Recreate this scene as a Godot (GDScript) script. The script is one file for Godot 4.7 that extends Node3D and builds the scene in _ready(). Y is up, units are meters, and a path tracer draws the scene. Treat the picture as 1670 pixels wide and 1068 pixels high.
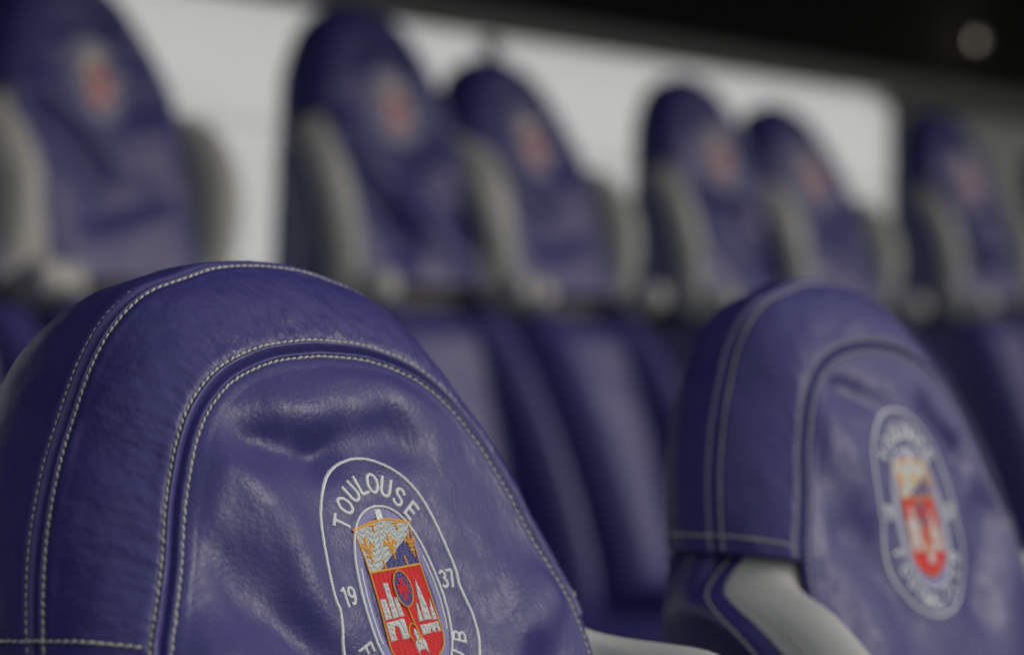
extends Node3D

# ---------------------------------------------------------------- helpers
class Acc:
	var v := PackedVector3Array()
	var ix := PackedInt32Array()
	func grid(nt: int, ns: int, f: Callable, center, wrap := false) -> void:
		var base := v.size()
		for i in nt:
			for j in ns:
				v.append(f.call(i, j))
		var quads := PackedInt32Array()
		var s := 0.0
		for i in nt - 1:
			for j in (ns if wrap else ns - 1):
				var j2 := (j + 1) % ns
				var a := base + i * ns + j
				var b := base + i * ns + j2
				var c := base + (i + 1) * ns + j2
				var d := base + (i + 1) * ns + j
				quads.append_array([a, b, c, a, c, d])
				var n := (v[c] - v[a]).cross(v[b] - v[a]) + (v[d] - v[a]).cross(v[c] - v[a])
				if center is Vector3:
					s += n.dot((v[a] + v[c]) * 0.5 - center)
				else:
					s += n.dot(center[0])
		if s < 0.0:
			for k in range(0, quads.size(), 3):
				var t := quads[k + 1]
				quads[k + 1] = quads[k + 2]
				quads[k + 2] = t
		ix.append_array(quads)
	func tri(a: int, b: int, c: int) -> void:
		ix.append_array([a, b, c])
	func mesh() -> ArrayMesh:
		var n := PackedVector3Array()
		n.resize(v.size())
		for k in range(0, ix.size(), 3):
			var a := v[ix[k]]
			var m := (v[ix[k + 2]] - a).cross(v[ix[k + 1]] - a)
			n[ix[k]] += m
			n[ix[k + 1]] += m
			n[ix[k + 2]] += m
		for k in n.size():
			n[k] = n[k].normalized() if n[k].length_squared() > 1e-24 else Vector3.UP
		var arr := []
		arr.resize(Mesh.ARRAY_MAX)
		arr[Mesh.ARRAY_VERTEX] = v
		arr[Mesh.ARRAY_NORMAL] = n
		arr[Mesh.ARRAY_INDEX] = ix
		var am := ArrayMesh.new()
		am.add_surface_from_arrays(Mesh.PRIMITIVE_TRIANGLES, arr)
		return am

var M := {}
var rng := RandomNumberGenerator.new()
var nz := FastNoiseLite.new()

func put(called: String, mesh: Mesh, mat: Material, parent: Node, kind := "") -> MeshInstance3D:
	var o := MeshInstance3D.new()
	o.name = called
	o.mesh = mesh
	o.material_override = mat
	o.cast_shadow = GeometryInstance3D.SHADOW_CASTING_SETTING_ON
	parent.add_child(o, true)
	if kind:
		o.set_meta("kind", kind)
	return o

func numbered(called: String) -> String:
	if not has_node(called):
		return called
	var k := 1
	while has_node("%s_%03d" % [called, k]):
		k += 1
	return "%s_%03d" % [called, k]

func thing(called: String, label: String, category: String, at := Vector3.ZERO, group := "") -> Node3D:
	var o := Node3D.new()
	o.name = numbered(called)
	add_child(o)
	o.position = at
	o.set_meta("label", label)
	o.set_meta("category", category)
	if group:
		o.set_meta("group", group)
	return o

func box(size: Vector3, at: Vector3, bevel := 0.004) -> ArrayMesh:
	# a box with rounded edges
	var a := Acc.new()
	var h := size * 0.5 - Vector3.ONE * bevel
	var axes := [Vector3.RIGHT, Vector3.UP, Vector3.BACK]
	for k in 3:
		for s in [-1.0, 1.0]:
			var n: Vector3 = axes[k] * s
			var p: Vector3 = axes[(k + 1) % 3]
			var q: Vector3 = axes[(k + 2) % 3]
			var st := [-1.0, -1.0, 1.0, 1.0]
			var ang := [-0.785398, 0.0, 0.0, 0.785398]
			a.grid(4, 4, func(i, j):
				var dir := (n + p * tan(ang[i]) * 0.999 + q * tan(ang[j]) * 0.999).normalized()
				return at + (n * s * n.dot(h * n.sign().abs()) * s) + p * st[i] * p.dot(h) + q * st[j] * q.dot(h) + dir * bevel, [n])
	return a.mesh()

func catmull(p: Array, per: int) -> Array:
	var out := []
	for i in p.size() - 1:
		var p0 = p[maxi(i - 1, 0)]
		var p1 = p[i]
		var p2 = p[i + 1]
		var p3 = p[mini(i + 2, p.size() - 1)]
		for k in per:
			var t := float(k) / per
			out.append(0.5 * ((2.0 * p1) + (p2 - p0) * t + (2.0 * p0 - 5.0 * p1 + 4.0 * p2 - p3) * t * t + (3.0 * p1 - p0 - 3.0 * p2 + p3) * t * t * t))
	out.append(p[-1])
	return out

func resample(p: Array, n: int) -> Array:
	var l := [0.0]
	for i in range(1, p.size()):
		l.append(l[-1] + p[i].distance_to(p[i - 1]))
	var out := []
	var k := 0
	for i in n:
		var d: float = l[-1] * i / (n - 1.0)
		while k < p.size() - 2 and l[k + 1] < d:
			k += 1
		var t: float = clampf((d - l[k]) / maxf(l[k + 1] - l[k], 1e-9), 0.0, 1.0)
		out.append(p[k].lerp(p[k + 1], t))
	return out

func length_of(p: Array) -> float:
	var s := 0.0
	for i in range(1, p.size()):
		s += p[i].distance_to(p[i - 1])
	return s

func curve1(xs: Array, x: float) -> float:
	# smooth lookup in [[x, y], ...] with x falling or rising
	var n := xs.size()
	var up: bool = xs[n - 1][0] > xs[0][0]
	for i in n - 1:
		var a = xs[i]
		var b = xs[i + 1]
		if (up and x <= b[0]) or (not up and x >= b[0]) or i == n - 2:
			var t: float = clampf((x - a[0]) / (b[0] - a[0]), 0.0, 1.0)
			var p0 = xs[maxi(i - 1, 0)][1]
			var p3 = xs[mini(i + 2, n - 1)][1]
			return 0.5 * ((2.0 * a[1]) + (b[1] - p0) * t + (2.0 * p0 - 5.0 * a[1] + 4.0 * b[1] - p3) * t * t + (3.0 * a[1] - p0 - 3.0 * b[1] + p3) * t * t * t)
	return xs[n - 1][1]

# ---------------------------------------------------------------- materials
func leather(albedo: Color, rough: float, relief: float) -> StandardMaterial3D:
	var m := StandardMaterial3D.new()
	m.albedo_color = albedo
	m.roughness = 1.0
	m.roughness_texture = M.rough_tex
	m.roughness_texture_channel = BaseMaterial3D.TEXTURE_CHANNEL_RED
	m.roughness = rough
	m.metallic_specular = 0.42
	m.uv1_triplanar = true
	m.uv1_scale = Vector3.ONE * 13.0
	m.heightmap_enabled = true
	m.heightmap_texture = M.grain_tex
	m.heightmap_scale = relief
	return m

func plain(albedo: Color, rough := 0.6, spec := 0.5, metal := 0.0) -> StandardMaterial3D:
	var m := StandardMaterial3D.new()
	m.albedo_color = albedo
	m.roughness = rough
	m.metallic_specular = spec
	m.metallic = metal
	return m

func noise_tex(kind: int, freq: float, seed_: int, size: int, ramp: Gradient, oct := 4, warp := 0.0) -> NoiseTexture2D:
	var n := FastNoiseLite.new()
	n.noise_type = kind
	n.seed = seed_
	n.frequency = freq
	n.fractal_octaves = oct
	if kind == FastNoiseLite.TYPE_CELLULAR:
		n.cellular_return_type = FastNoiseLite.RETURN_DISTANCE2_SUB
		n.cellular_jitter = 1.0
	if warp > 0.0:
		n.domain_warp_enabled = true
		n.domain_warp_amplitude = warp
		n.domain_warp_frequency = freq * 0.6
	var t := NoiseTexture2D.new()
	t.width = size
	t.height = size
	t.seamless = true
	t.noise = n
	t.color_ramp = ramp
	return t

func ramp(a: Color, b: Color, o0 := 0.0, o1 := 1.0) -> Gradient:
	var g := Gradient.new()
	g.offsets = PackedFloat32Array([o0, o1])
	g.colors = PackedColorArray([a, b])
	return g

func make_materials() -> void:
	M.grain_tex = noise_tex(FastNoiseLite.TYPE_CELLULAR, 0.018, 11, 1024, ramp(Color(0, 0, 0), Color(1, 1, 1), 0.0, 0.55), 3, 24.0)
	M.rough_tex = noise_tex(FastNoiseLite.TYPE_SIMPLEX, 0.006, 5, 512, ramp(Color(0.74, 0.74, 0.74), Color(1, 1, 1), 0.3, 0.7), 5)
	M.violet = leather(Color8(54, 51, 112), 0.49, 0.016)
	M.grey = leather(Color8(170, 170, 169), 0.55, 0.014)
	M.thread = plain(Color8(180, 178, 167), 0.7, 0.4)
	M.white_thread = plain(Color8(224, 226, 229), 0.55, 0.5)
	M.pale_thread = plain(Color8(196, 199, 200), 0.5, 0.5)
	M.blue_thread = plain(Color8(70, 66, 132), 0.5, 0.5)
	M.lilac_thread = plain(Color8(122, 118, 172), 0.5, 0.5)
	M.red_thread = plain(Color8(205, 32, 40), 0.6, 0.4)
	M.gold_thread = plain(Color8(226, 164, 62), 0.5, 0.5)
	M.black = plain(Color8(28, 27, 30), 0.6)
	M.roof = plain(Color8(14, 14, 15), 0.85, 0.3)
	M.rail = plain(Color8(78, 79, 82), 0.6, 0.4)
	M.post = plain(Color8(166, 167, 168), 0.5)
	M.concrete = plain(Color8(96, 95, 93), 0.85, 0.3)
	M.grass = plain(Color8(70, 98, 48), 0.9, 0.3)
	var p := plain(Color8(245, 242, 234), 0.45, 0.5)
	p.albedo_color.a = 0.29
	p.transparency = BaseMaterial3D.TRANSPARENCY_ALPHA
	p.backlight_enabled = true
	p.backlight = Color(1, 1, 1)
	M.panel = p
	M.grey_panel = plain(Color8(142, 143, 144), 0.6)

# ---------------------------------------------------------------- the seat, in its own axes: u across, v up along the back, w forward; the crest's middle is the origin
const C1H := [[0.0, 0.144], [0.024, 0.1425], [0.043, 0.1395], [0.066, 0.132], [0.082, 0.123], [0.098, 0.109], [0.110, 0.093], [0.120, 0.075], [0.129, 0.055], [0.139, 0.027], [0.150, 0.002], [0.159, -0.02], [0.163, -0.06], [0.158, -0.15], [0.151, -0.25], [0.148, -0.335]]
const C2H := [[0.0, 0.208, -0.043], [0.033, 0.206, -0.044], [0.058, 0.199, -0.044], [0.084, 0.191, -0.047], [0.107, 0.175, -0.051], [0.125, 0.153, -0.056], [0.143, 0.125, -0.058], [0.160, 0.097, -0.059], [0.176, 0.062, -0.060], [0.186, 0.030, -0.061], [0.193, -0.004, -0.062]]
const HEM_V := -0.024
const EDGE_W := -0.010
const RIDGE := [[0.01, -0.04], [0.0, -0.03], [-0.02, -0.012], [-0.05, 0.016], [-0.09, 0.048], [-0.13, 0.070], [-0.18, 0.078], [-0.23, 0.068], [-0.28, 0.042], [-0.32, 0.008], [-0.345, -0.02]]
const RIDGE2 := [[-0.37, 0.0], [-0.39, 0.03], [-0.43, 0.05], [-0.5, 0.08], [-0.6, 0.108], [-0.7, 0.13], [-0.82, 0.145], [-0.92, 0.145], [-0.98, 0.12], [-1.02, 0.03]]
var c1: Array        # the whole inner seam, left bottom to right bottom
var c1n: Array       # its inward normals
var c2: Array
var c3: Array
var i_hem := 0       # index in c1 where the left hem starts
var dist := PackedFloat32Array()
const DU := 0.004
const NU := 84
const NV := 124

func setup_curves() -> void:
	var h := []
	for p in C1H:
		h.append(Vector2(p[0], p[1]))
	var half := resample(catmull(h, 24), 500)
	half[0] = Vector2(0, 0.144)
	c1 = []
	for i in range(half.size() - 1, 0, -1):
		c1.append(Vector2(-half[i].x, half[i].y))
	c1.append_array(half)
	c1n = []
	for i in c1.size():
		var t: Vector2 = (c1[mini(i + 2, c1.size() - 1)] - c1[maxi(i - 2, 0)]).normalized()
		c1n.append(Vector2(t.y, -t.x))
	while c1[i_hem].y < HEM_V:
		i_hem += 1
	var n: int = c1.size() - 2 * i_hem
	h = []
	for p in C2H:
		h.append(Vector3(p[0], p[1], p[2]))
	half = resample(catmull(h, 24), (n + 1) / 2)
	half[0].x = 0.0
	c2 = []
	for i in range(half.size() - 1, 0, -1):
		c2.append(Vector3(-half[i].x, half[i].y, half[i].z))
	c2.append_array(half)
	# distance to the inner seam, on a grid
	dist.resize(NU * NV)
	for a in NU:
		for b in NV:
			var p := Vector2((a - 42) * DU, 0.15 - b * DU)
			var best := 1.0
			for k in range(0, c1.size(), 6):
				best = minf(best, p.distance_squared_to(c1[k]))
			dist[a * NV + b] = sqrt(best)

func seam_distance(u: float, v: float) -> float:
	var x := clampf(u / DU + 42.0, 0.0, NU - 1.01)
	var y := clampf((0.15 - v) / DU, 0.0, NV - 1.01)
	var a := int(x)
	var b := int(y)
	x -= a
	y -= b
	return lerpf(lerpf(dist[a * NV + b], dist[a * NV + b + 1], y), lerpf(dist[(a + 1) * NV + b], dist[(a + 1) * NV + b + 1], y), x)

var folds: Array     # [u0, v0, u1, v1, sigma, height]
func face(u: float, v: float) -> float:
	var d := seam_distance(u, v)
	var k := 1.0 - minf(d / 0.06, 1.0)
	var w := EDGE_W * k * k
	var f := 0.0
	var p0 := Vector2(u, v)
	var p := p0 + Vector2(nz.get_noise_2d(u * 300.0 + fold_seed * 3.0, v * 300.0), nz.get_noise_2d(u * 300.0 - 90.0, v * 300.0 + fold_seed)) * 0.014
	for q in folds:
		var a := Vector2(q[0], q[1])
		var ab := Vector2(q[2], q[3]) - a
		var t := clampf((p - a).dot(ab) / ab.length_squared(), 0.0, 1.0)
		var e: Vector2 = p - a - ab * t
		var s: float = q[4]
		f += fold_gain * q[5] * exp(-e.length_squared() / (2.0 * s * s))
	f += 0.0014 * nz.get_noise_2d(u * 420.0 + fold_seed, v * 240.0) + 0.0003 * nz.get_noise_2d(u * 2600.0 + fold_seed, v * 900.0) + 0.00013 * nz.get_noise_2d(u * 13000.0, v * 4500.0 + fold_seed)
	var ce := (p0 - crest_at) / crest_size / Vector2(52.0, 76.0)
	return w + f * smoothstep(0.0, 0.022, d) * lerpf(0.3, 1.0, smoothstep(0.85, 1.4, ce.length()))

var fold_seed := 0.0
var fold_gain := 1.3
func seam_profile(d: float) -> float:
	var g := -0.0030 * exp(-pow(d / 0.0009, 2.0))
	g += 0.0016 * exp(-pow((d - 0.0026) / 0.0015, 2.0))
	g -= 0.0008 * exp(-pow((d - 0.0048) / 0.0009, 2.0))
	g += 0.0006 * exp(-pow((d - 0.0085) / 0.003, 2.0))
	return g

func crest_to_seat(p: Vector2, lift: float) -> Vector3:
	var q := p.rotated(crest_turn) * crest_size + crest_at
	return Vector3(q.x, q.y, face(q.x, q.y) + lift)

var crest_turn := 0.0
var crest_size := 0.001
var crest_at := Vector2.ZERO

# one thread of embroidery, a to b in millimetres on the crest
func thread(acc: Acc, a: Vector2, b: Vector2, width: float, base: float, high: float) -> void:
	var d := b - a
	if d.length() < 0.05:
		return
	var n := Vector2(-d.y, d.x).normalized() * width * 0.5
	var i0 := acc.v.size()
	var ts := [0.0, 0.2, 0.8, 1.0]
	var hs := [-0.15, 0.85, 0.85, -0.15]
	for k in 4:
		var c: Vector2 = a + d * ts[k]
		acc.v.append(crest_to_seat(c - n, base + high * (hs[k] - 0.55)))
		acc.v.append(crest_to_seat(c, base + high * hs[k]))
		acc.v.append(crest_to_seat(c + n, base + high * (hs[k] - 0.55)))
	for k in 3:
		for j in 2:
			var q := i0 + k * 3 + j
			acc.ix.append_array([q, q + 1, q + 4, q, q + 4, q + 3])

func satin(acc: Acc, path: Array, width: float, pitch: float, base := 0.0002, high := 0.0006) -> void:
	var n := maxi(2, int(length_of(path) / pitch) + 1)
	var p := resample(path, n)
	for i in n:
		var t: Vector2 = (p[mini(i + 1, n - 1)] - p[maxi(i - 1, 0)]).normalized()
		var c := Vector2(-t.y, t.x).rotated(0.22 + rng.randf_range(-0.08, 0.08)) * width * 0.5
		var j := rng.randf_range(0.9, 1.12)
		thread(acc, p[i] - c * j, p[i] + c * rng.randf_range(0.9, 1.12), pitch * 1.25, base, high * rng.randf_range(0.85, 1.1))

func fill(acc: Acc, poly: Array, angle: float, pitch: float, stitch: float, base := 0.0002, high := 0.00035) -> void:
	var dir := Vector2.RIGHT.rotated(angle)
	var nor := Vector2(-dir.y, dir.x)
	var lo := 1e9
	var hi := -1e9
	for p in poly:
		lo = minf(lo, nor.dot(p))
		hi = maxf(hi, nor.dot(p))
	var pp := PackedVector2Array(poly)
	var y := lo + pitch * 0.5
	while y < hi:
		var line := PackedVector2Array([nor * y - dir * 120.0, nor * y + dir * 120.0])
		for seg in Geometry2D.intersect_polyline_with_polygon(line, pp):
			var s: float = dir.dot(seg[0])
			var e: float = dir.dot(seg[-1])
			if s > e:
				var z := s
				s = e
				e = z
			s -= rng.randf() * pitch * 0.4
			e += rng.randf() * pitch * 0.4
			var x := s
			var first := true
			while x < e - 0.01:
				var x2: float = minf(e, x + stitch * (rng.randf_range(0.3, 1.0) if first else rng.randf_range(0.85, 1.15)))
				if e - x2 < stitch * 0.2:
					x2 = e
				first = false
				thread(acc, dir * x + nor * (y + rng.randf_range(-0.05, 0.05)), dir * x2 + nor * (y + rng.randf_range(-0.05, 0.05)), pitch * 1.2, base, high * rng.randf_range(0.8, 1.2))
				x = x2
		y += pitch

func mirrored(half: Array, cx := 0.0) -> Array:
	# [[x, y], ...] from top to bottom on the right, closed round the left
	var r := []
	for p in half:
		r.append(Vector2(p[0], p[1]))
	r = catmull(r, 10)
	var out := []
	for p in r:
		out.append(Vector2(p.x + cx, p.y))
	for i in range(r.size() - 2, 0, -1):
		out.append(Vector2(cx - r[i].x, r[i].y))
	out.append(out[0])
	return out

func arc(cx: float, cy: float, rx: float, ry: float, a0: float, a1: float, n := 12) -> Array:
	var out := []
	for i in n + 1:
		var a := deg_to_rad(lerpf(a0, a1, float(i) / n))
		out.append(Vector2(cx + rx * cos(a), cy + ry * sin(a)))
	return out

func glyph(ch: String) -> Array:
	# strokes in a cell 0.7 wide, 1 high
	var L := func(x0, y0, x1, y1): return [Vector2(x0, y0), Vector2(x1, y1)]
	match ch:
		"T": return [L.call(0.02, 0.95, 0.68, 0.95), L.call(0.35, 0.95, 0.35, 0.0)]
		"O": return [arc(0.35, 0.5, 0.33, 0.47, 90, 450, 24)]
		"U": return [[Vector2(0.06, 1.0), Vector2(0.06, 0.34)] + arc(0.35, 0.34, 0.29, 0.31, 180, 360, 12) + [Vector2(0.64, 1.0)]]
		"L": return [[Vector2(0.12, 1.0), Vector2(0.12, 0.05), Vector2(0.62, 0.05)]]
		"S": return [arc(0.35, 0.735, 0.26, 0.22, 25, 250, 12) + arc(0.35, 0.265, 0.28, 0.23, 70, -155, 12)]
		"E": return [L.call(0.12, 1.0, 0.12, 0.0), L.call(0.12, 0.95, 0.62, 0.95), L.call(0.12, 0.5, 0.55, 0.5), L.call(0.12, 0.05, 0.62, 0.05)]
		"F": return [L.call(0.12, 1.0, 0.12, 0.0), L.call(0.12, 0.95, 0.62, 0.95), L.call(0.12, 0.5, 0.55, 0.5)]
		"B": return [L.call(0.1, 1.0, 0.1, 0.0), [Vector2(0.1, 0.95)] + arc(0.35, 0.735, 0.24, 0.215, 90, -90, 8) + [Vector2(0.1, 0.52)], [Vector2(0.1, 0.5)] + arc(0.36, 0.275, 0.27, 0.225, 90, -90, 8) + [Vector2(0.1, 0.05)]]
		"A": return [[Vector2(0.02, 0.0), Vector2(0.35, 1.0), Vector2(0.68, 0.0)], L.call(0.15, 0.33, 0.55, 0.33)]
		"C": return [arc(0.38, 0.5, 0.32, 0.46, 50, 310, 16)]
		"1": return [L.call(0.4, 1.0, 0.4, 0.0), L.call(0.4, 0.98, 0.15, 0.85)]
		"9": return [arc(0.35, 0.7, 0.26, 0.26, 0, 360, 16), [Vector2(0.61, 0.7), Vector2(0.56, 0.35), Vector2(0.35, 0.05), Vector2(0.14, 0.12)]]
		"3": return [arc(0.32, 0.74, 0.26, 0.22, 150, -80, 10), arc(0.32, 0.27, 0.29, 0.24, 80, -150, 10)]
		"7": return [[Vector2(0.05, 0.95), Vector2(0.62, 0.95), Vector2(0.28, 0.0)]]
	return []

func letter(parent: Node, ch: String, at: Vector2, turn: float, size: Vector2, weight: float, pitch: float) -> void:
	var acc := Acc.new()
	for s in glyph(ch):
		var path := []
		for p in s:
			path.append(at + Vector2((p.x - 0.35) * size.x / 0.7, (p.y - 0.5) * size.y).rotated(turn))
		satin(acc, path, weight, pitch * 1.35, 0.0003, 0.0010)
	put("digit" if ch.is_valid_int() else "letter", acc.mesh(), M.white_thread, parent)

const OUTLINE := [[0, 77.5], [10, 76], [20, 71.5], [29, 64.5], [36.5, 55.5], [41.5, 46], [45.2, 33], [47.6, 20], [49.2, 9], [49.4, 2], [48.6, -3], [49.6, -10], [51.6, -22], [50.5, -34], [46, -45], [38, -55], [28, -63.5], [15, -70], [0, -72.5]]
const OVAL := [[0, 48.5], [8, 47], [15.5, 42.5], [21.5, 35], [26, 25], [29, 13], [30.8, 0], [31.2, -10], [30, -22], [26.5, -34], [20, -44], [11, -50.5], [0, -53]]

func make_crest(seat: Node, tf: Transform3D, fine: float) -> void:
	var crest := Node3D.new()
	crest.name = "embroidered_crest"
	seat.add_child(crest)
	crest.transform = tf
	var a := Acc.new()
	satin(a, mirrored(OUTLINE), 1.9, 0.8 * fine, 0.0003, 0.0011)
	put("outer_border", a.mesh(), M.white_thread, crest)
	a = Acc.new()
	var oval := mirrored(OVAL, 2.0)
	satin(a, oval, 1.6, 0.75 * fine, 0.0005, 0.0010)
	put("oval_border", a.mesh(), M.white_thread, crest)
	# lilac ground between oval and shield
	a = Acc.new()
	var inner := []
	for p in oval:
		inner.append(Vector2(2.0 + (p.x - 2.0) * 0.87, -2.0 + (p.y + 2.0) * 0.93))
	satin(a, inner, 6.5, 0.85 * fine, 0.0001, 0.0006)
	put("oval_ground", a.mesh(), M.lilac_thread, crest)
	a = Acc.new()
	for s in [-1.0, 1.0]:
		var line := []
		for k in 14:
			var y := 16.0 - k * 3.2
			var x := 2.0
			for q in range(OVAL.size() - 1):
				if OVAL[q][1] >= y and OVAL[q + 1][1] < y:
					x = lerpf(OVAL[q][0], OVAL[q + 1][0], (OVAL[q][1] - y) / (OVAL[q][1] - OVAL[q + 1][1]))
			line.append(Vector2(2.0 + s * (x - 3.4), y))
		a = Acc.new()
		satin(a, line, 0.9, 0.6 * fine, 0.0007, 0.0005)
		put("oval_inner_line", a.mesh(), M.white_thread, crest)
	a = Acc.new()
	fill(a, [Vector2(1.0, 46.5), Vector2(5.0, 46.5), Vector2(5.6, 39.0), Vector2(0.4, 39.0)], 1.2, 0.6 * fine, 3.0, 0.0006, 0.0004)
	put("oval_top_mark", a.mesh(), M.white_thread, crest)
	# shield
	var tl := Vector2(-19.3, 37.0)
	var tr := Vector2(23.8, 35.8)
	var ml := Vector2(-17.6, 13.0)
	var mr := Vector2(22.8, 12.2)
	a = Acc.new()
	fill(a, [tl, Vector2(-6, 39.6), Vector2(8, 39.9), tr, Vector2(21.4, 30.0), Vector2(-9.0, 13.0), ml], 1.35, 0.66 * fine, 3.4, 0.0003, 0.0007)
	put("chief_white_field", a.mesh(), M.pale_thread, crest)
	a = Acc.new()
	fill(a, [Vector2(21.4, 30.0), Vector2(23.4, 29.0), mr, Vector2(-9.0, 13.0)], 0.12, 0.9 * fine, 4.0, 0.0003, 0.0009)
	put("chief_blue_field", a.mesh(), M.blue_thread, crest)
	a = Acc.new()
	fill(a, [ml, mr, Vector2(23.6, -20), Vector2(23.0, -30), Vector2(18.0, -37), Vector2(2.5, -44.5), Vector2(-13, -38.5), Vector2(-18.4, -31), Vector2(-18.8, -20)], 0.12, 0.55 * fine, 3.6, 0.0003, 0.0004)
	put("shield_red_field", a.mesh(), M.red_thread, crest)
	# castle and church
	a = Acc.new()
	for poly in [
		[[-11.2, 6.4], [-10.6, 5.4], [-9.4, 6.3], [-8.4, 5.4], [-6.4, 6.2], [-6.8, 3.4], [-6.0, -13.6], [-10.6, -13.9], [-10.4, 3.4]],
		[[-16.6, -2.2], [-15.2, -3.0], [-14.0, -2.0], [-12.6, -3.2], [-11.8, -2.2], [-11.6, -13.8], [-16.9, -13.9]],
		[[-5.6, -2.6], [-4.4, -3.4], [-2.8, -2.4], [-1.8, -13.9], [-5.4, -13.6]],
		[[-17.2, -15.2], [-2.2, -15.0], [-2.6, -26.0], [-7.6, -26.0], [-8.2, -19.6], [-10.2, -17.8], [-12.2, -19.6], [-12.4, -25.6], [-17.2, -25.8]],
		[[15.2, 5.2], [13.4, -4.0], [12.4, -18.6], [18.4, -19.0], [17.6, -7.0]],
		[[10.4, -7.2], [8.2, -18.6], [11.8, -18.6], [11.4, -10.0]],
		[[21.6, -7.6], [19.6, -13.0], [19.2, -19.2], [22.6, -19.6]],
		[[8.0, -20.6], [22.6, -20.8], [22.4, -26.4], [20.6, -26.6], [19.6, -22.6], [18.4, -26.4], [16.6, -26.2], [15.6, -22.6], [14.4, -26.0], [8.2, -26.2]],
		[[1.6, -22.6], [3.6, -21.4], [4.6, -24.0], [8.8, -29.6], [8.4, -36.6], [6.6, -33.6], [2.0, -34.0], [1.2, -37.0], [0.2, -30.0], [2.4, -27.6]]]:
		var pts := []
		for p in poly:
			pts.append(Vector2(p[0], p[1]))
		fill(a, pts, 0.95, 0.66 * fine, 5.0, 0.0006, 0.0007)
	put("castle_and_church", a.mesh(), M.pale_thread, crest)
	# gold: border, bar, lilies, medallion rim, lamb's staff
	a = Acc.new()
	var p55 := 0.55 * fine
	satin(a, [tl + Vector2(-0.6, 0.2), Vector2(-6, 40.0), Vector2(8, 40.4), tr + Vector2(0.7, 0.2)], 1.7, p55, 0.0007, 0.0007)
	satin(a, [ml, mr], 1.6, p55, 0.0007, 0.0007)
	satin(a, catmull([tl, ml, Vector2(-18.8, -20), Vector2(-18.4, -31), Vector2(-13, -38.5), Vector2(2.5, -44.5), Vector2(18, -37), Vector2(23.0, -30), Vector2(23.6, -20), mr, tr], 8), 0.9, p55, 0.0007, 0.0006)
	put("shield_gold_border", a.mesh(), M.gold_thread, crest)
	for c in [[-13.2, 25.6, 1.0], [4.7, 25.2, 1.0], [20.2, 24.6, 0.8]]:
		a = Acc.new()
		var o := Vector2(c[0], c[1])
		var k: float = c[2]
		satin(a, [o + Vector2(0.2, 6.6), o + Vector2(-0.6 * k, 3.4), o + Vector2(0.1, 0.6)], 2.0 * k, p55, 0.0008, 0.0008)
		satin(a, [o + Vector2(-4.8 * k, 1.2), o + Vector2(-3.6 * k, 3.0), o + Vector2(-2.2 * k, 1.0), o + Vector2(-0.8, -0.6)], 1.7 * k, p55, 0.0008, 0.0008)
		satin(a, [o + Vector2(4.6 * k, 1.2), o + Vector2(3.6 * k, 3.0), o + Vector2(2.2 * k, 1.0), o + Vector2(0.8, -0.6)], 1.7 * k, p55, 0.0008, 0.0008)
		satin(a, [o + Vector2(-2.2 * k, -1.6), o + Vector2(2.2 * k, -1.6)], 1.3, p55, 0.0008, 0.0008)
		satin(a, [o + Vector2(-1.8 * k, -3.8), o + Vector2(1.8 * k, -3.8)], 1.5, p55, 0.0008, 0.0008)
		satin(a, [o + Vector2(0, -2.4), o + Vector2(0.2, -7.4)], 1.2, p55, 0.0008, 0.0008)
		put("lily", a.mesh(), M.gold_thread, crest)
	a = Acc.new()
	for c in [[-4.7, 37.6], [13.4, 36.8]]:
		satin(a, [Vector2(c[0] - 2.2, c[1] + 0.6), Vector2(c[0] + 2.2, c[1] + 0.6)], 1.3, p55, 0.0008, 0.0008)
		satin(a, [Vector2(c[0], c[1]), Vector2(c[0] + 0.2, c[1] - 3.4)], 1.2, p55, 0.0008, 0.0008)
	for c in [[-4.6, 13.8], [12.5, 13.8]]:
		satin(a, [Vector2(c[0], c[1]), Vector2(c[0] - 0.2, c[1] + 4.4)], 1.2, p55, 0.0008, 0.0008)
	put("cut_lily", a.mesh(), M.gold_thread, crest)
	a = Acc.new()
	fill(a, arc(3.4, 0.8, 6.4, 10.0, 0, 360, 28), 0.6, 0.75 * fine, 3.0, 0.0008, 0.0006)
	put("medallion", a.mesh(), M.blue_thread, crest)
	a = Acc.new()
	satin(a, arc(3.4, 0.8, 6.6, 10.2, 90, 450, 32), 0.8, p55, 0.0012, 0.0006)
	satin(a, [Vector2(2.6, -9.4), Vector2(4.0, -19.2), Vector2(6.0, -28.6)], 0.8, p55, 0.0010, 0.0006)
	satin(a, arc(1.6, -24.0, 3.6, 5.2, -60, 230, 18), 0.8, p55, 0.0010, 0.0006)
	put("medallion_rim", a.mesh(), M.gold_thread, crest)
	a = Acc.new()
	for k in 4:
		var dv := Vector2(0, 1).rotated(k * PI / 2)
		var e := Vector2(-dv.y, dv.x)
		var wedge := []
		for q in [[0.0, 0.10], [0.95, 0.48], [0.80, 0.0], [0.95, -0.48], [0.0, -0.10]]:
			wedge.append(Vector2(3.4, 0.8) + (dv * q[0] + e * q[1]) * Vector2(4.6, 7.0))
		fill(a, wedge, 0.3 + k * 0.1, p55, 3.0, 0.0012, 0.0005)
	put("medallion_cross", a.mesh(), M.red_thread, crest)
	# lettering round the oval
	var top := "TOULOUSE"
	for k in top.length():
		var t := deg_to_rad([136, 123, 109, 95.5, 82.5, 69, 56.0, 43.5][k])
		var c := Vector2(1.5 + 38.5 * cos(t), -1.0 + 63.0 * sin(t))
		var nrm := Vector2(cos(t) / 38.5, sin(t) / 63.0).normalized()
		letter(crest, top[k], c, nrm.angle() - PI / 2, Vector2(7.4, 11.6), 2.15, p55)
	var low := "FOOTBALLCLUB"
	var lowa := [205, 217, 229, 240, 250, 260, 269.5, 278, 293, 304, 317, 330]
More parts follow.
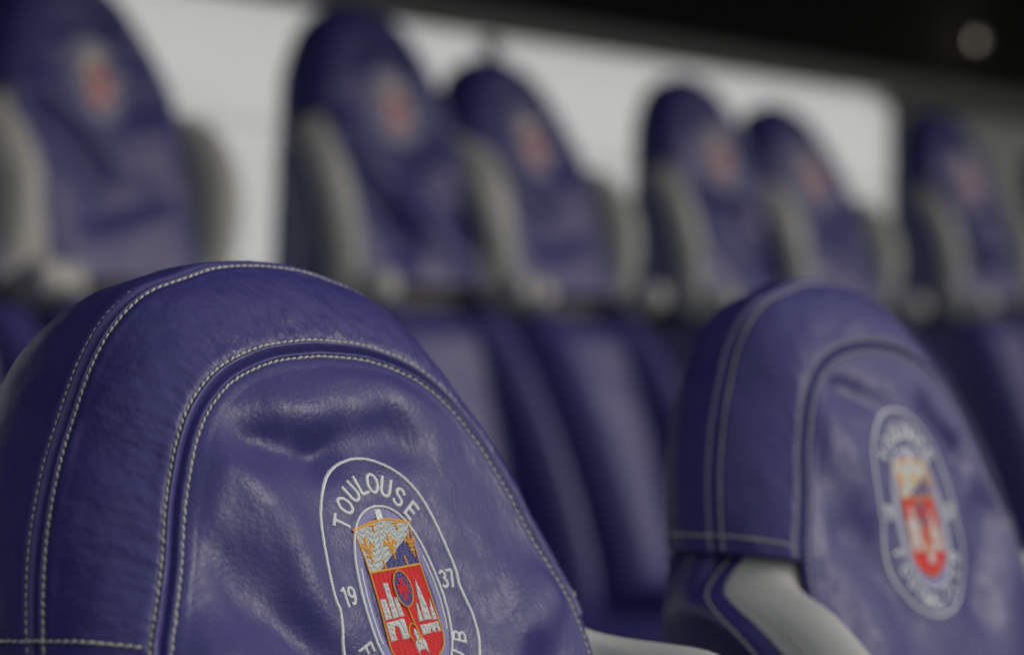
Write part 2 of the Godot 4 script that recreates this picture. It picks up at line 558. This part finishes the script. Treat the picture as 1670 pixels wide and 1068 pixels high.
	for k in low.length():
		var t := deg_to_rad(lowa[k])
		var c := Vector2(0.5 + 40.5 * cos(t), -1.0 + 61.5 * sin(t))
		var nrm := Vector2(cos(t) / 40.5, sin(t) / 61.5).normalized()
		letter(crest, low[k], c, nrm.angle() + PI / 2, Vector2(6.6, 10.0), 1.7, p55)
	letter(crest, "1", Vector2(-41.8, 2.8), 0.0, Vector2(5.0, 10.4), 1.8, p55)
	letter(crest, "9", Vector2(-36.2, 2.8), 0.0, Vector2(6.0, 10.4), 1.8, p55)
	letter(crest, "3", Vector2(37.8, 1.2), 0.0, Vector2(5.4, 10.0), 1.8, p55)
	letter(crest, "7", Vector2(43.6, 1.0), 0.0, Vector2(5.4, 10.0), 1.8, p55)

# a row of twisted thread stitches along points with normals
func stitches(path: Array, normals: Array, pitch := 0.0047, radius := 0.00082) -> ArrayMesh:
	var acc := Acc.new()
	var l := [0.0]
	for i in range(1, path.size()):
		l.append(l[-1] + path[i].distance_to(path[i - 1]))
	var s := pitch * 0.5
	var k := 0
	while s < l[-1]:
		while k < path.size() - 2 and l[k + 1] < s:
			k += 1
		var f: float = clampf((s - l[k]) / maxf(l[k + 1] - l[k], 1e-9), 0.0, 1.0)
		var c: Vector3 = path[k].lerp(path[k + 1], f)
		var n: Vector3 = normals[k].lerp(normals[k + 1], f).normalized()
		var t: Vector3 = (path[k + 1] - path[k]).normalized()
		var b := n.cross(t).normalized()
		t = t.rotated(n, 0.20 + rng.randf_range(-0.13, 0.13))
		b = n.cross(t).normalized()
		c += n * radius * rng.randf_range(-0.35, 0.08)
		var half := pitch * 0.53 * rng.randf_range(0.86, 1.05)
		var r := radius * rng.randf_range(0.9, 1.1)
		var zs := [-1.0, -0.86, -0.5, 0.0, 0.5, 0.86, 1.0]
		var rs := [0.15, 0.62, 0.92, 1.0, 0.92, 0.62, 0.15]
		var up := [-0.9, -0.35, 0.1, 0.25, 0.1, -0.35, -0.9]
		acc.grid(7, 6, func(i, j):
			var a: float = j * TAU / 6.0
			return c + t * half * zs[i] + n * r * up[i] + (n * sin(a) + b * cos(a)) * r * rs[i], c, true)
		s += pitch
	return acc.mesh()

func strip_frame(i: int, cen := Vector3(0, -0.05, -0.2)) -> Vector3:
	# outward normal of the band between the seams at index i of c2
	var a := Vector3(c1[i + i_hem].x, c1[i + i_hem].y, EDGE_W)
	var j0 := maxi(i - 2, 0)
	var j1 := mini(i + 2, c2.size() - 1)
	var t: Vector3 = c2[j1] - c2[j0]
	var n: Vector3 = t.cross(c2[i] - a).normalized()
	return n if n.dot(c2[i] - cen) > 0.0 else -n

func make_seat(called: String, label: String, group: String, crest_world: Vector3, floor_y: float, rho_deg: float, fold_list: Array, detail: int, turn_crest := 0.0, seed_ := 1, size := 1.0, deep := 0.085, crest_u := -0.001) -> Node3D:
	rng.seed = seed_
	fold_seed = seed_ * 37.0
	fold_gain = [1.9, 1.35, 1.4][detail]
	folds = fold_list
	c3 = []
	for p in c2:
		c3.append(Vector3(p.x * 1.0, p.y - 0.004 + deep * (0.18 + 0.14 * (1.0 - smoothstep(0.0, 0.17, p.y))), p.z - deep))
	crest_turn = deg_to_rad(turn_crest)
	crest_at = Vector2(crest_u, 0.0)
	crest_size = 0.001 / size
	var rho := deg_to_rad(rho_deg)
	var seat := thing(called, label, "stadium seat", Vector3(crest_world.x, floor_y, crest_world.z), group)
	var tf := Transform3D(Basis(Vector3.RIGHT, Vector3(0, cos(rho), -sin(rho)), Vector3(0, sin(rho), cos(rho))), Vector3(0, crest_world.y - floor_y, 0)) * Transform3D(Basis.from_scale(Vector3.ONE * size), Vector3.ZERO)
	var add := func(n: String, me: Mesh, m: Material) -> MeshInstance3D:
		var o := put(n, me, m, seat)
		o.transform = tf
		return o
	var step: int = [12, 4, 1][detail]
	var nz1: int = c1.size()
	# --- front panel: a strip of known distance along the seam, then rows across
	var acc := Acc.new()
	var ds := [0.0, 0.0006, 0.0012, 0.0019, 0.0027, 0.0035, 0.0042, 0.0048, 0.0054, 0.0063, 0.0075, 0.009, 0.0105, 0.012]
	if detail == 0:
		ds = [0.0, 0.0015, 0.004, 0.012]
	var idx := []
	for i in range(0, nz1, step):
		idx.append(i)
	if idx[-1] != nz1 - 1:
		idx.append(nz1 - 1)
	var on_panel := func(i: int, d: float) -> Vector3:
		var p: Vector2 = c1[i] + c1n[i] * d
		return Vector3(p.x, p.y, face(p.x, p.y) + seam_profile(d))
	acc.grid(idx.size(), ds.size(), func(i, j): return on_panel.call(idx[i], ds[j]), [Vector3.BACK])
	var mid: int = (nz1 - 1) / 2
	var rows := []
	for i in range(0, mid, step):
		rows.append(i)
	rows.append(mid)
	var cols: int = [16, 60, 190][detail]
	acc.grid(rows.size(), cols + 1, func(i, j):
		var p: Vector2 = c1[rows[i]] + c1n[rows[i]] * 0.012
		var u: float = lerpf(p.x, -p.x, float(j) / cols)
		return Vector3(u, p.y, face(u, p.y) + seam_profile(0.012)), [Vector3.BACK])
	add.call("front_panel", acc.mesh(), M.violet)
	# --- head band between the two arched seams
	var nb: int = c2.size()
	var bi := []
	for i in range(0, nb, step):
		bi.append(i)
	if bi[-1] != nb - 1:
		bi.append(nb - 1)
	var ss := []
	if detail == 0:
		ss = [0.0, 0.03, 0.08, 0.3, 0.6, 0.9, 0.97, 1.0]
	else:
		for d in [0.0, 0.0006, 0.0012, 0.0019, 0.0027, 0.0035, 0.0042, 0.0048, 0.0054, 0.0063, 0.0075]:
			ss.append(d / 0.07)
		var mids := 34 if detail == 2 else 12
		for k in mids:
			ss.append(lerpf(0.13, 0.87, float(k) / (mids - 1)))
		for d in [0.0075, 0.0063, 0.0054, 0.0048, 0.0042, 0.0035, 0.0027, 0.0019, 0.0012, 0.0006, 0.0]:
			ss.append(1.0 - d / 0.07)
	var nrm := []
	for i in nb:
		nrm.append(strip_frame(i))
	var on_band := func(i: int, s: float) -> Vector3:
		var a := Vector3(c1[i + i_hem].x, c1[i + i_hem].y, EDGE_W)
		var b: Vector3 = c2[i]
		var ln := a.distance_to(b)
		var h := 0.0085 * pow(4.0 * s * (1.0 - s), 0.8) + seam_profile(s * ln) + seam_profile((1.0 - s) * ln)
		if detail > 0:
			var along := i * 0.00108
			var d := s * ln
			var p := a.lerp(b, s)
			h += (0.0019 * exp(-d / 0.014) + 0.0004) * smoothstep(0.003, 0.009, d) * nz.get_noise_2d(along * 9000.0 + d * 2500.0, d * 2600.0 + seed_ * 50.0) * smoothstep(0.0, 0.01, ln - d)
			h += 0.0022 * smoothstep(0.0, 0.015, d) * smoothstep(0.0, 0.015, ln - d) * nz.get_noise_3d(p.x * 800.0, p.y * 800.0, seed_ * 20.0)
		return a.lerp(b, s) + nrm[i] * h
	acc = Acc.new()
	acc.grid(bi.size(), ss.size(), func(i, j): return on_band.call(bi[i], ss[j]), Vector3(0, -0.05, -0.2))
	add.call("head_band", acc.mesh(), M.violet)
	# --- head side, from the outer seam back, and the back of the head
	var side_n := []
	for i in nb:
		var j0 := maxi(i - 2, 0)
		var j1 := mini(i + 2, nb - 1)
		var n: Vector3 = (c2[j1] - c2[j0]).cross(c3[i] - c2[i]).normalized()
		side_n.append(n if n.dot(c2[i] - Vector3(0, -0.05, -0.08)) > 0.0 else -n)
	var on_side := func(i: int, d: float) -> Vector3:
		var a: Vector3 = c2[i]
		var b: Vector3 = c3[i]
		var ln := a.distance_to(b)
		var s := clampf(d / ln, 0.0, 1.0)
		var h := minf(0.010, deep * 0.09) * pow(4.0 * s * (1.0 - s), 0.8) + seam_profile(d)
		if detail > 0:
			var p := a.lerp(b, s)
			h += 0.002 * smoothstep(0.0, 0.02, d) * nz.get_noise_3d(p.x * 700.0, p.y * 700.0, p.z * 700.0 + seed_ * 20.0)
		return a.lerp(b, s) + side_n[i] * h
	var dd := [0.0, 0.0006, 0.0012, 0.0019, 0.0027, 0.0035, 0.0042, 0.0048, 0.0054, 0.0063, 0.0075, 0.010, 0.015, 0.02, 0.025, 0.03, 0.036, 0.042, 0.048, 0.055, 0.065, 0.075, 0.085, 0.095, 0.105, 9.0]
	acc = Acc.new()
	dd = dd.filter(func(x): return x < deep - 0.004 or x > 1.0)
	acc.grid(bi.size(), dd.size(), func(i, j): return on_side.call(bi[i], dd[j]), Vector3(0, -0.05, -0.08))
	add.call("head_side", acc.mesh(), M.violet)
	acc = Acc.new()
	var br := [0.0, 0.02, 0.06, 0.12, 0.2, 0.5]
	var bw := [0.0, -0.008, -0.016, -0.021, -0.024, -0.026]
	var midb: int = (nb - 1) / 2
	acc.grid(bi.size(), 6, func(i, j):
		var p: Vector3 = on_side.call(bi[i], 9.0)
		var c := Vector3(0.0, minf(p.y, 0.10), p.z)
		var q := p.lerp(c, br[j] * 2.0)
		q.z += bw[j]
		return q, [Vector3.FORWARD])
	add.call("head_back", acc.mesh(), M.violet)
	# --- hems: a folded edge at the lower end of band and side, left and right
	for s in [0, nb - 1]:
		acc = Acc.new()
		var pts := []
		for k in 25:
			pts.append(on_band.call(s, k / 24.0))
		for k in range(1, 15):
			pts.append(on_side.call(s, deep * k / 14.0))
		acc.grid(pts.size(), 10, func(i, j):
			var n: Vector3 = nrm[s] if i < 25 else side_n[s]
			var a: float = j / 9.0 * PI
			return pts[i] + Vector3(0, -0.0030 * sin(a), 0) + n * (0.0022 * (cos(a) - 1.0) - (0.0 if j < 9 else 0.006)), Vector3(0, 0, -0.1))
		add.call("head_hem", acc.mesh(), M.violet)
	# --- stitching
	if detail > 0:
		var rp := []
		var rn := []
		for i in range(0, nz1, 3):
			rp.append(on_panel.call(i, 0.0048) + Vector3(0, 0, 0.0004))
			rn.append(Vector3.BACK)
		add.call("stitching", stitches(rp, rn), M.thread).set_meta("kind", "stuff")
		for which in 3:
			rp = []
			rn = []
			for i in range(0, nb, 3):
				var ln: float = Vector3(c1[i + i_hem].x, c1[i + i_hem].y, EDGE_W).distance_to(c2[i])
				var n: Vector3 = nrm[i] if which < 2 else side_n[i]
				var p: Vector3 = on_band.call(i, 0.0048 / ln) if which == 0 else on_band.call(i, 1.0 - 0.0048 / ln) if which == 1 else on_side.call(i, 0.0048)
				rp.append(p + n * 0.0004)
				rn.append(n)
			add.call("stitching", stitches(rp, rn), M.thread).set_meta("kind", "stuff")
		for e in [0, nb - 1]:
			rp = []
			rn = []
			var dir := 1 if e == 0 else -1
			for k in range(3, 24):
				rp.append(on_band.call(e + dir * 8, k / 24.0) + nrm[e] * 0.0004)
				rn.append(nrm[e])
			for k in range(1, 13):
				rp.append(on_side.call(e + dir * 8, deep * k / 13.0) + side_n[e] * 0.0004)
				rn.append(side_n[e])
			add.call("stitching", stitches(rp, rn), M.thread).set_meta("kind", "stuff")
	# --- side bolsters of the upper back (grey) with their dark outer sides
	var hw := func(v: float) -> float:
		return curve1([[0.03, 0.138], [0.002, 0.150], [-0.02, 0.159], [-0.06, 0.163], [-0.15, 0.158], [-0.25, 0.151], [-0.335, 0.148], [-0.36, 0.147]], v)
	var back_z := func(v: float) -> float: return -0.066 - deep + 0.34 * minf(v, 0.0)
	var section := func(v: float, m: float, rd: float, wide: float) -> Array:
		var e: float = hw.call(v)
		var out := []
		var b := smoothstep(0.0, 0.07, -v)
		for q in [[-0.006, 0.0, 0.0], [0.003, 0.16, 0.0], [0.014, 0.60, 0.0], [0.028 + wide * 0.4, 0.94, 0.0], [0.040 + wide * 0.7, 1.0, -0.005], [0.052 + wide, 1.0, -0.020], [0.060 + wide, 1.0, -0.044]]:
			var lat: float = q[0] * (lerpf(0.3, 1.0, b) if q[0] > 0.0 else 1.0)
			var tuck: float = -0.020 - 0.052 * clampf(lat / 0.042, 0.0, 1.0)
			out.append(Vector3(m * (e + lat), v, lerpf(tuck, minf(-0.016, rd) + (rd - minf(-0.016, rd)) * q[1] + q[2], b)))
		return out
	var rows_v: int = [22, 44, 80][detail]
	for m in [-1.0, 1.0]:
		acc = Acc.new()
		var secs := []
		for k in rows_v:
			var v: float = lerpf(0.002, -0.345, k / (rows_v - 1.0))
			secs.append(resample(catmull(section.call(v, m, curve1(RIDGE, v * (1.4 if detail == 2 and v > -0.13 else 1.0)) * (0.62 if detail == 0 else 1.0), (0.028 if detail == 0 else 0.012) * sin(clampf(-v / 0.35, 0, 1) * PI)), 6), 29))
		acc.grid(rows_v, 29, func(i, j):
			var p: Vector3 = secs[i][j]
			return p + Vector3(0, 0, 0.0016) * nz.get_noise_3d(p.x * 500, p.y * 700, p.z * 500 + seed_), [Vector3(0, 0, 1)])
		add.call("grey_bolster", acc.mesh(), M.grey)
		acc = Acc.new()
		var sides := []
		for k in rows_v:
			var a: Vector3 = secs[k][28]
			var zb: float = back_z.call(a.y)
			sides.append(resample(catmull([a + Vector3(m * -0.0012, 0, -0.0006), a + Vector3(m * 0.004, 0, -0.010), a + Vector3(m * 0.005, 0, -0.022), Vector3(m * lerpf(0.190, 0.214, smoothstep(0.0, 0.05, -a.y)), a.y, lerpf(a.z, zb, 0.45)), Vector3(m * lerpf(0.188, 0.200, smoothstep(0.0, 0.05, -a.y)), a.y, lerpf(a.z, zb, 0.85)), Vector3(m * 0.176, a.y, zb - 0.004), Vector3(0.0, a.y, zb - 0.014)], 6), 37))
		acc.grid(rows_v, 37, func(i, j): return sides[i][j], [Vector3(m, 0, 0)])
		add.call("bolster_side", acc.mesh(), M.violet)
		if detail > 0:
			for row in 2:
				var rp := []
				var rn := []
				for k in rows_v:
					rp.append(sides[k][2] + Vector3(m * 0.0002, 0, 0.0005) if row == 1 else secs[k][25] + Vector3(0, 0, 0.0006))
					rn.append(Vector3(m * 0.4, 0, 0.9) if row == 1 else Vector3(-m * 0.3, 0, 0.95))
				add.call("stitching", stitches(rp, rn), M.thread).set_meta("kind", "stuff")
		# grey pad at the bolster's foot
		acc = Acc.new()
		var sq := func(x): return signf(x) * pow(absf(x), 0.6)
		acc.grid(12, 16, func(i, j):
			var t: float = PI * i / 11.0
			var a: float = TAU * j / 16.0
			return Vector3(m * 0.180, -0.358, 0.022) + Vector3(0.030 * sq.call(sin(t)) * sq.call(cos(a)), 0.030 * sq.call(cos(t)), 0.06 * sq.call(sin(t)) * sq.call(sin(a))), Vector3(m * 0.180, -0.358, 0.022), true)
		add.call("bolster_foot", acc.mesh(), M.grey)
	# --- dark core behind and the gap at the waist
	acc = Acc.new()
	var core := [[0.05, 0.165, -0.08], [0.02, 0.176, -0.06], [-0.05, 0.182, -0.03], [-0.2, 0.188, -0.03], [-0.33, 0.18, -0.03], [-0.40, 0.17, -0.03], [-0.6, 0.18, -0.03], [-1.02, 0.18, -0.03]]
	acc.grid(core.size(), 24, func(i, j):
		var a: float = TAU * j / 24.0
		var c = core[i]
		return Vector3(c[1] * signf(cos(a)) * pow(absf(cos(a)), 0.4), c[0], lerpf(back_z.call(maxf(c[0], -0.36)) + 0.006, c[2], 0.5 + 0.5 * signf(sin(a)) * pow(absf(sin(a)), 0.4))), Vector3(0, -0.4, -0.09), true)
	add.call("back_shell", acc.mesh(), M.black)
	# --- lower back with violet hip bolsters
	acc = Acc.new()
	acc.grid(24, 20, func(i, j):
		var v: float = lerpf(-0.372, -1.0, i / 23.0)
		var u: float = lerpf(-0.135, 0.135, j / 19.0)
		var e: float = minf(1.0, minf(i / 2.0, (19 - absf(2.0 * j - 19.0)) / 4.0 + 0.25))
		return Vector3(u, v, -0.03 + 0.035 * sqrt(clampf(e, 0, 1)) + 0.02 * sin((v + 0.37) / -0.63 * PI) + 0.003 * nz.get_noise_2d(u * 500 + seed_, v * 500)), [Vector3.BACK])
	add.call("lower_back_panel", acc.mesh(), M.violet)
	for m in [-1.0, 1.0]:
		acc = Acc.new()
		var secs := []
		for k in 30:
			var v: float = lerpf(-0.372, -1.02, k / 29.0)
			var r2 := curve1(RIDGE2, v) * 0.82
			secs.append(resample(catmull([Vector3(m * 0.082, v, -0.03), Vector3(m * 0.094, v, r2 * 0.5), Vector3(m * 0.124, v, r2 * 0.93), Vector3(m * 0.150, v, r2), Vector3(m * 0.176, v, r2 - 0.022), Vector3(m * 0.200, v, r2 - 0.06), Vector3(m * 0.200, v, -0.05), Vector3(m * 0.18, v, back_z.call(-0.36))], 5), 30))
		acc.grid(30, 30, func(i, j): return secs[i][j], [Vector3(m, 0, 1)])
		acc.grid(2, 30, func(i, j): return secs[29][j] if i == 0 else Vector3(m * 0.17, -1.02, clampf(secs[29][j].z, -0.1, 0.05)), [Vector3.DOWN])
		add.call("hip_bolster", acc.mesh(), M.violet)
	if detail >= 0:
		make_crest(seat, tf, [3.2, 1.7, 1.0][detail])
	# --- cushion and stand, upright
	var hip: Vector3 = tf * Vector3(0, -0.98, 0)
	acc = Acc.new()
	var cc := Vector3(0, hip.y - 0.02, hip.z + 0.25)
	acc.grid(17, 28, func(i, j):
		var t: float = PI * (i / 16.0 - 0.5)
		var a: float = TAU * j / 28.0
		var se := func(x, e): return signf(x) * pow(absf(x), e)
		return cc + Vector3(0.185 * se.call(cos(t), 0.3) * se.call(cos(a), 0.3), 0.075 * se.call(sin(t), 0.5), 0.29 * se.call(cos(t), 0.3) * se.call(sin(a), 0.3)), cc, true)
	put("cushion", acc.mesh(), M.violet, seat)
	put("seat_pan", box(Vector3(0.36, 0.05, 0.54), Vector3(0, hip.y - 0.115, hip.z + 0.24), 0.01), M.black, seat)
	put("stand", box(Vector3(0.20, hip.y - 0.14, 0.30), Vector3(0, (hip.y - 0.14) * 0.5, hip.z + 0.15), 0.01), M.black, seat)
	return seat

# ---------------------------------------------------------------- the scene
const EYE := Vector3(0, 1.34, 0)

func _ready() -> void:
	# camera: 85 mm lens wide open, focused on the near seat's crest
	var cam := Camera3D.new()
	cam.name = "camera"
	var at := CameraAttributesPhysical.new()
	at.frustum_focal_length = 85.4
	at.frustum_focus_distance = 1.26
	at.frustum_near = 0.05
	at.frustum_far = 4000.0
	at.exposure_aperture = 3.5
	at.auto_exposure_enabled = false
	cam.attributes = at
	cam.near = 0.05
	cam.far = 4000.0
	add_child(cam)
	var th := atan2(4200.0 - 835.0, 3800.0)
	var pitch := atan2(575.0 - 534.0, 3800.0)
	var fw := Vector3(cos(th) * cos(pitch), sin(pitch), -sin(th) * cos(pitch))
	cam.look_at_from_position(EYE, EYE + fw)
	cam.current = true
	# sky and light
	var sky := ProceduralSkyMaterial.new()
	sky.sky_top_color = Color(0.76, 0.77, 0.78)
	sky.sky_horizon_color = Color(0.87, 0.865, 0.855)
	sky.sky_curve = 0.2
	sky.ground_bottom_color = Color(0.22, 0.24, 0.19)
	sky.ground_horizon_color = Color(0.6, 0.62, 0.6)
	sky.sun_angle_max = 1.0
	var env := Environment.new()
	env.background_mode = Environment.BG_SKY
	env.sky = Sky.new()
	env.sky.sky_material = sky
	env.background_energy_multiplier = 1.2
	env.tonemap_mode = Environment.TONE_MAPPER_LINEAR
	env.tonemap_exposure = 0.93
	env.sdfgi_enabled = true
	env.ssao_enabled = true
	env.ssil_enabled = true
	var we := WorldEnvironment.new()
	we.name = "world_environment"
	we.environment = env
	add_child(we)
	var sun := DirectionalLight3D.new()
	sun.name = "sun"
	sun.light_energy = 0.5
	sun.light_angular_distance = 22.0
	sun.light_color = Color(1.0, 0.97, 0.92)
	sun.shadow_enabled = true
	add_child(sun)
	sun.look_at_from_position(Vector3(4.0, 3.0, 5.0), Vector3.ZERO)

	make_materials()
	nz.seed = 4
	nz.frequency = 0.02
	nz.fractal_octaves = 3
	setup_curves()

	# the setting
	var g := MeshInstance3D.new()
	var ground := Acc.new()
	ground.grid(2, 2, func(i, j): return Vector3(-1500 + 3000 * i, -0.22, -1500 + 3000 * j), [Vector3.UP])
	put("ground", ground.mesh(), M.grass, self, "structure")
	put("floor", box(Vector3(16, 0.3, 3.0), Vector3(3.5, -0.30, -0.82), 0.01), M.concrete, self, "structure")
	put("floor_step", box(Vector3(16, 0.69, 1.5), Vector3(3.5, 0.035, -2.7), 0.01), M.concrete, self, "structure")
	var zw := -3.35
	var top := EYE.y + 0.672
	var wall := thing("back_wall", "white translucent panelled wall in grey frame behind the upper row of seats", "wall", Vector3(3.5, 0.38, zw))
	var xs := [-4.3, -2.7, -1.1, 0.5, 2.1, 3.7, 5.31]
	for i in xs.size() - 1:
		put("panel", box(Vector3(1.6 - 0.004, 1.41, 0.012), Vector3(xs[i] + 0.8 - 3.5, 0.705, 0), 0.003), M.panel, wall)
		put("panel", box(Vector3(1.6 - 0.004, top - 0.38 - 1.36, 0.012), Vector3(xs[i] + 0.8 - 3.5, (1.40 + top - 0.38 + 0.03) * 0.5, 0.016), 0.003), M.panel, wall)
	for x in [7.02, 8.6, 10.2]:
		put("grey_panel", box(Vector3(1.6, top - 0.35, 0.012), Vector3(x + 0.8 - 3.5 - 1.6, (top - 0.35) * 0.5, 0), 0.003), M.grey_panel, wall)
	for x in xs.slice(0, 6) + [7.0, 8.6, 10.2]:
		put("post", box(Vector3(0.04, top - 0.38, 0.05), Vector3(x - 3.5, (top - 0.38) * 0.5, 0), 0.004), M.post, wall)
	put("end_post", box(Vector3(0.23, top - 0.38, 0.08), Vector3(5.335 - 3.5, (top - 0.38) * 0.5, 0.02), 0.006), M.rail, wall)
	put("top_rail", box(Vector3(15.6, 0.06, 0.06), Vector3(0, top - 0.38 + 0.03, 0.045), 0.008), M.rail, wall)
	var roof := thing("dugout_roof", "black curved roof over the rows of seats", "roof", Vector3(3.5, 0, zw))
	var prof := [[0.0, top + 0.02], [0.0, top + 0.25], [0.1, top + 0.45], [0.3, top + 0.62], [0.55, top + 0.74], [0.9, top + 0.84], [1.6, top + 0.92], [2.25, top + 0.95]]
	var ra := Acc.new()
	ra.grid(8, 2, func(i, j): return Vector3(-8 + 16 * j, prof[i][1], prof[i][0]), [Vector3(0, -1, 0.3)])
	ra.grid(8, 2, func(i, j): return Vector3(-8 + 16 * j, prof[i][1] + (0.0 if i == 0 else 0.04), prof[i][0] - 0.05), [Vector3(0, 1, -0.3)])
	put("side_wall", box(Vector3(0.06, 3.1, 3.6), Vector3(-4.5, 1.35, 1.75), 0.01), M.roof, roof)
	put("canopy", ra.mesh(), M.roof, roof)

	# the seats
	var row_front := "violet and grey leather seats of the lower row"
	var row_back := "violet and grey leather seats of the upper row"
	var fa := [[-0.07, 0.088, -0.02, 0.076, 0.013, -0.0055], [-0.02, 0.076, 0.035, 0.084, 0.012, -0.0055], [-0.105, 0.065, -0.03, -0.01, 0.016, 0.0045], [-0.10, 0.015, -0.035, -0.045, 0.017, -0.0060], [-0.05, 0.112, 0.05, 0.112, 0.016, 0.003], [0.085, 0.075, 0.11, 0.03, 0.016, -0.002], [0.13, -0.01, 0.07, -0.05, 0.012, 0.004], [-0.13, -0.03, -0.07, -0.12, 0.02, 0.006], [0.1, -0.06, 0.03, -0.2, 0.02, -0.006]]
	var fb := [[-0.06, 0.10, -0.01, 0.085, 0.012, -0.0055], [0.05, 0.085, 0.09, 0.05, 0.015, -0.009], [-0.115, 0.09, -0.065, 0.02, 0.014, 0.005], [0.11, -0.01, 0.07, -0.07, 0.02, -0.008], [-0.10, -0.01, -0.06, -0.08, 0.018, -0.004], [-0.1, -0.1, 0.05, -0.22, 0.022, 0.006]]
	var fc := [[-0.06, 0.095, 0.06, 0.10, 0.012, -0.014], [-0.04, 0.125, 0.04, 0.125, 0.012, 0.004], [-0.05, -0.085, 0.03, -0.10, 0.014, -0.008], [0.03, -0.10, 0.12, -0.055, 0.014, -0.012], [-0.13, -0.05, -0.02, -0.20, 0.018, 0.010], [-0.02, -0.20, 0.12, -0.29, 0.02, 0.010], [-0.13, -0.12, -0.04, -0.26, 0.026, -0.014], [0.05, -0.15, 0.14, -0.22, 0.018, -0.008]]
	var fd := [[-0.04, 0.10, 0.05, 0.09, 0.013, -0.009], [-0.12, -0.06, -0.03, -0.17, 0.02, -0.012], [-0.10, -0.02, 0.0, -0.14, 0.016, 0.006], [0.06, -0.05, 0.13, -0.03, 0.014, -0.010], [-0.06, -0.23, 0.08, -0.19, 0.02, -0.007], [0.1, 0.04, 0.05, 0.1, 0.015, -0.006]]
	var fe := [[-0.07, 0.09, 0.0, 0.10, 0.012, -0.010], [0.04, 0.08, 0.09, 0.03, 0.014, -0.008], [-0.10, -0.10, 0.06, -0.12, 0.016, -0.013], [-0.12, -0.17, 0.0, -0.28, 0.02, 0.009], [0.0, -0.14, 0.13, -0.27, 0.022, -0.012]]
	var ff := [[-0.03, 0.105, 0.08, 0.08, 0.013, -0.010], [-0.11, 0.03, -0.06, -0.08, 0.014, -0.009], [0.13, -0.06, -0.03, -0.17, 0.018, -0.009], [-0.12, -0.19, 0.05, -0.25, 0.02, 0.008]]
	make_seat("leather_seat", "large violet leather seat in sharp focus with stitched club crest, nearest of all", row_front, EYE + Vector3(0.904, -0.130, -0.888), -0.15, 20.0, fa, 2, 4.5, 3, 1.0, 0.080, 0.005)
	make_seat("leather_seat", "violet leather seat beside the nearest one, its whole oval crest and grey bolster showing", row_front, EYE + Vector3(1.428, -0.115, -0.879), -0.15, 15.0, fb, 1, -1.0, 4, 0.88, 0.045)
	make_seat("leather_seat", "violet leather seat before the nearest one in the lower row, just outside the view", row_front, EYE + Vector3(0.39, -0.125, -0.885), -0.15, 18.0, fd, 0, 0.0, 5)
	var back := [
		[1.92, 0.43, 19.0, fd, 1.0, "upper row seat beyond the left edge of the view"],
		[2.325, 0.433, 17.0, fd, 1.0, "upper row seat with wide grey bolster against the white wall, above the nearest seat"],
		[3.000, 0.444, 15.0, fc, 1.0, "tall upper row seat whose dark side borders the white wall, creased below its crest"],
		[3.378, 0.405, 20.0, fd, 0.94, "upper row seat leaning back close beside the tall creased one"],
		[3.984, 0.415, 15.0, fe, 0.93, "upper row seat standing just above the second lower seat, dark side toward white wall"],
		[4.336, 0.395, 20.0, ff, 0.92, "upper row seat leaning back at the end of the white wall panels"],
		[5.008, 0.424, 15.0, fc, 0.92, "upper row seat in front of the grey wall past the dark post"],
		[5.62, 0.39, 20.0, fd, 0.92, "last upper row seat, cut by the right edge of the view"]]
	var k := 0
	for b in back:
		make_seat("leather_seat", b[5], row_back, EYE + Vector3(b[0], b[1], -2.94), 0.38, b[2], b[3], 0, 0.0, 10 + k, b[4], 0.035)
		k += 1

	# the small lamp under the roof
	var d := (fw + Vector3(0.663, 0, 0.749) * ((1600.0 - 835.0) / 3800.0) + Vector3.UP * ((534.0 - 65.0) / 3800.0))
	var hit := EYE + d * ((zw + 0.03) / d.z)
	var lamp := thing("roof_lamp", "small faint round lamp glowing high on the black roof", "lamp", hit)
	var sp := SphereMesh.new()
	sp.radius = 0.009
	sp.height = 0.018
	var em := plain(Color8(200, 195, 185), 0.4)
	em.emission_enabled = true
	em.emission = Color(1.0, 0.95, 0.88)
	em.emission_energy_multiplier = 0.15
	put("bulb", sp, em, lamp)
	put("lamp_base", box(Vector3(0.05, 0.05, 0.016), Vector3(0, 0, -0.018), 0.004), M.black, lamp)
	var om := OmniLight3D.new()
	om.name = "lamp_light"
	om.light_energy = 0.004
	om.light_size = 0.009
	om.omni_range = 12.0
	om.omni_attenuation = 2.0
	om.light_color = Color(1.0, 0.95, 0.88)
	om.shadow_enabled = true
	om.position = Vector3(0, 0, 0.0)
	lamp.add_child(om)
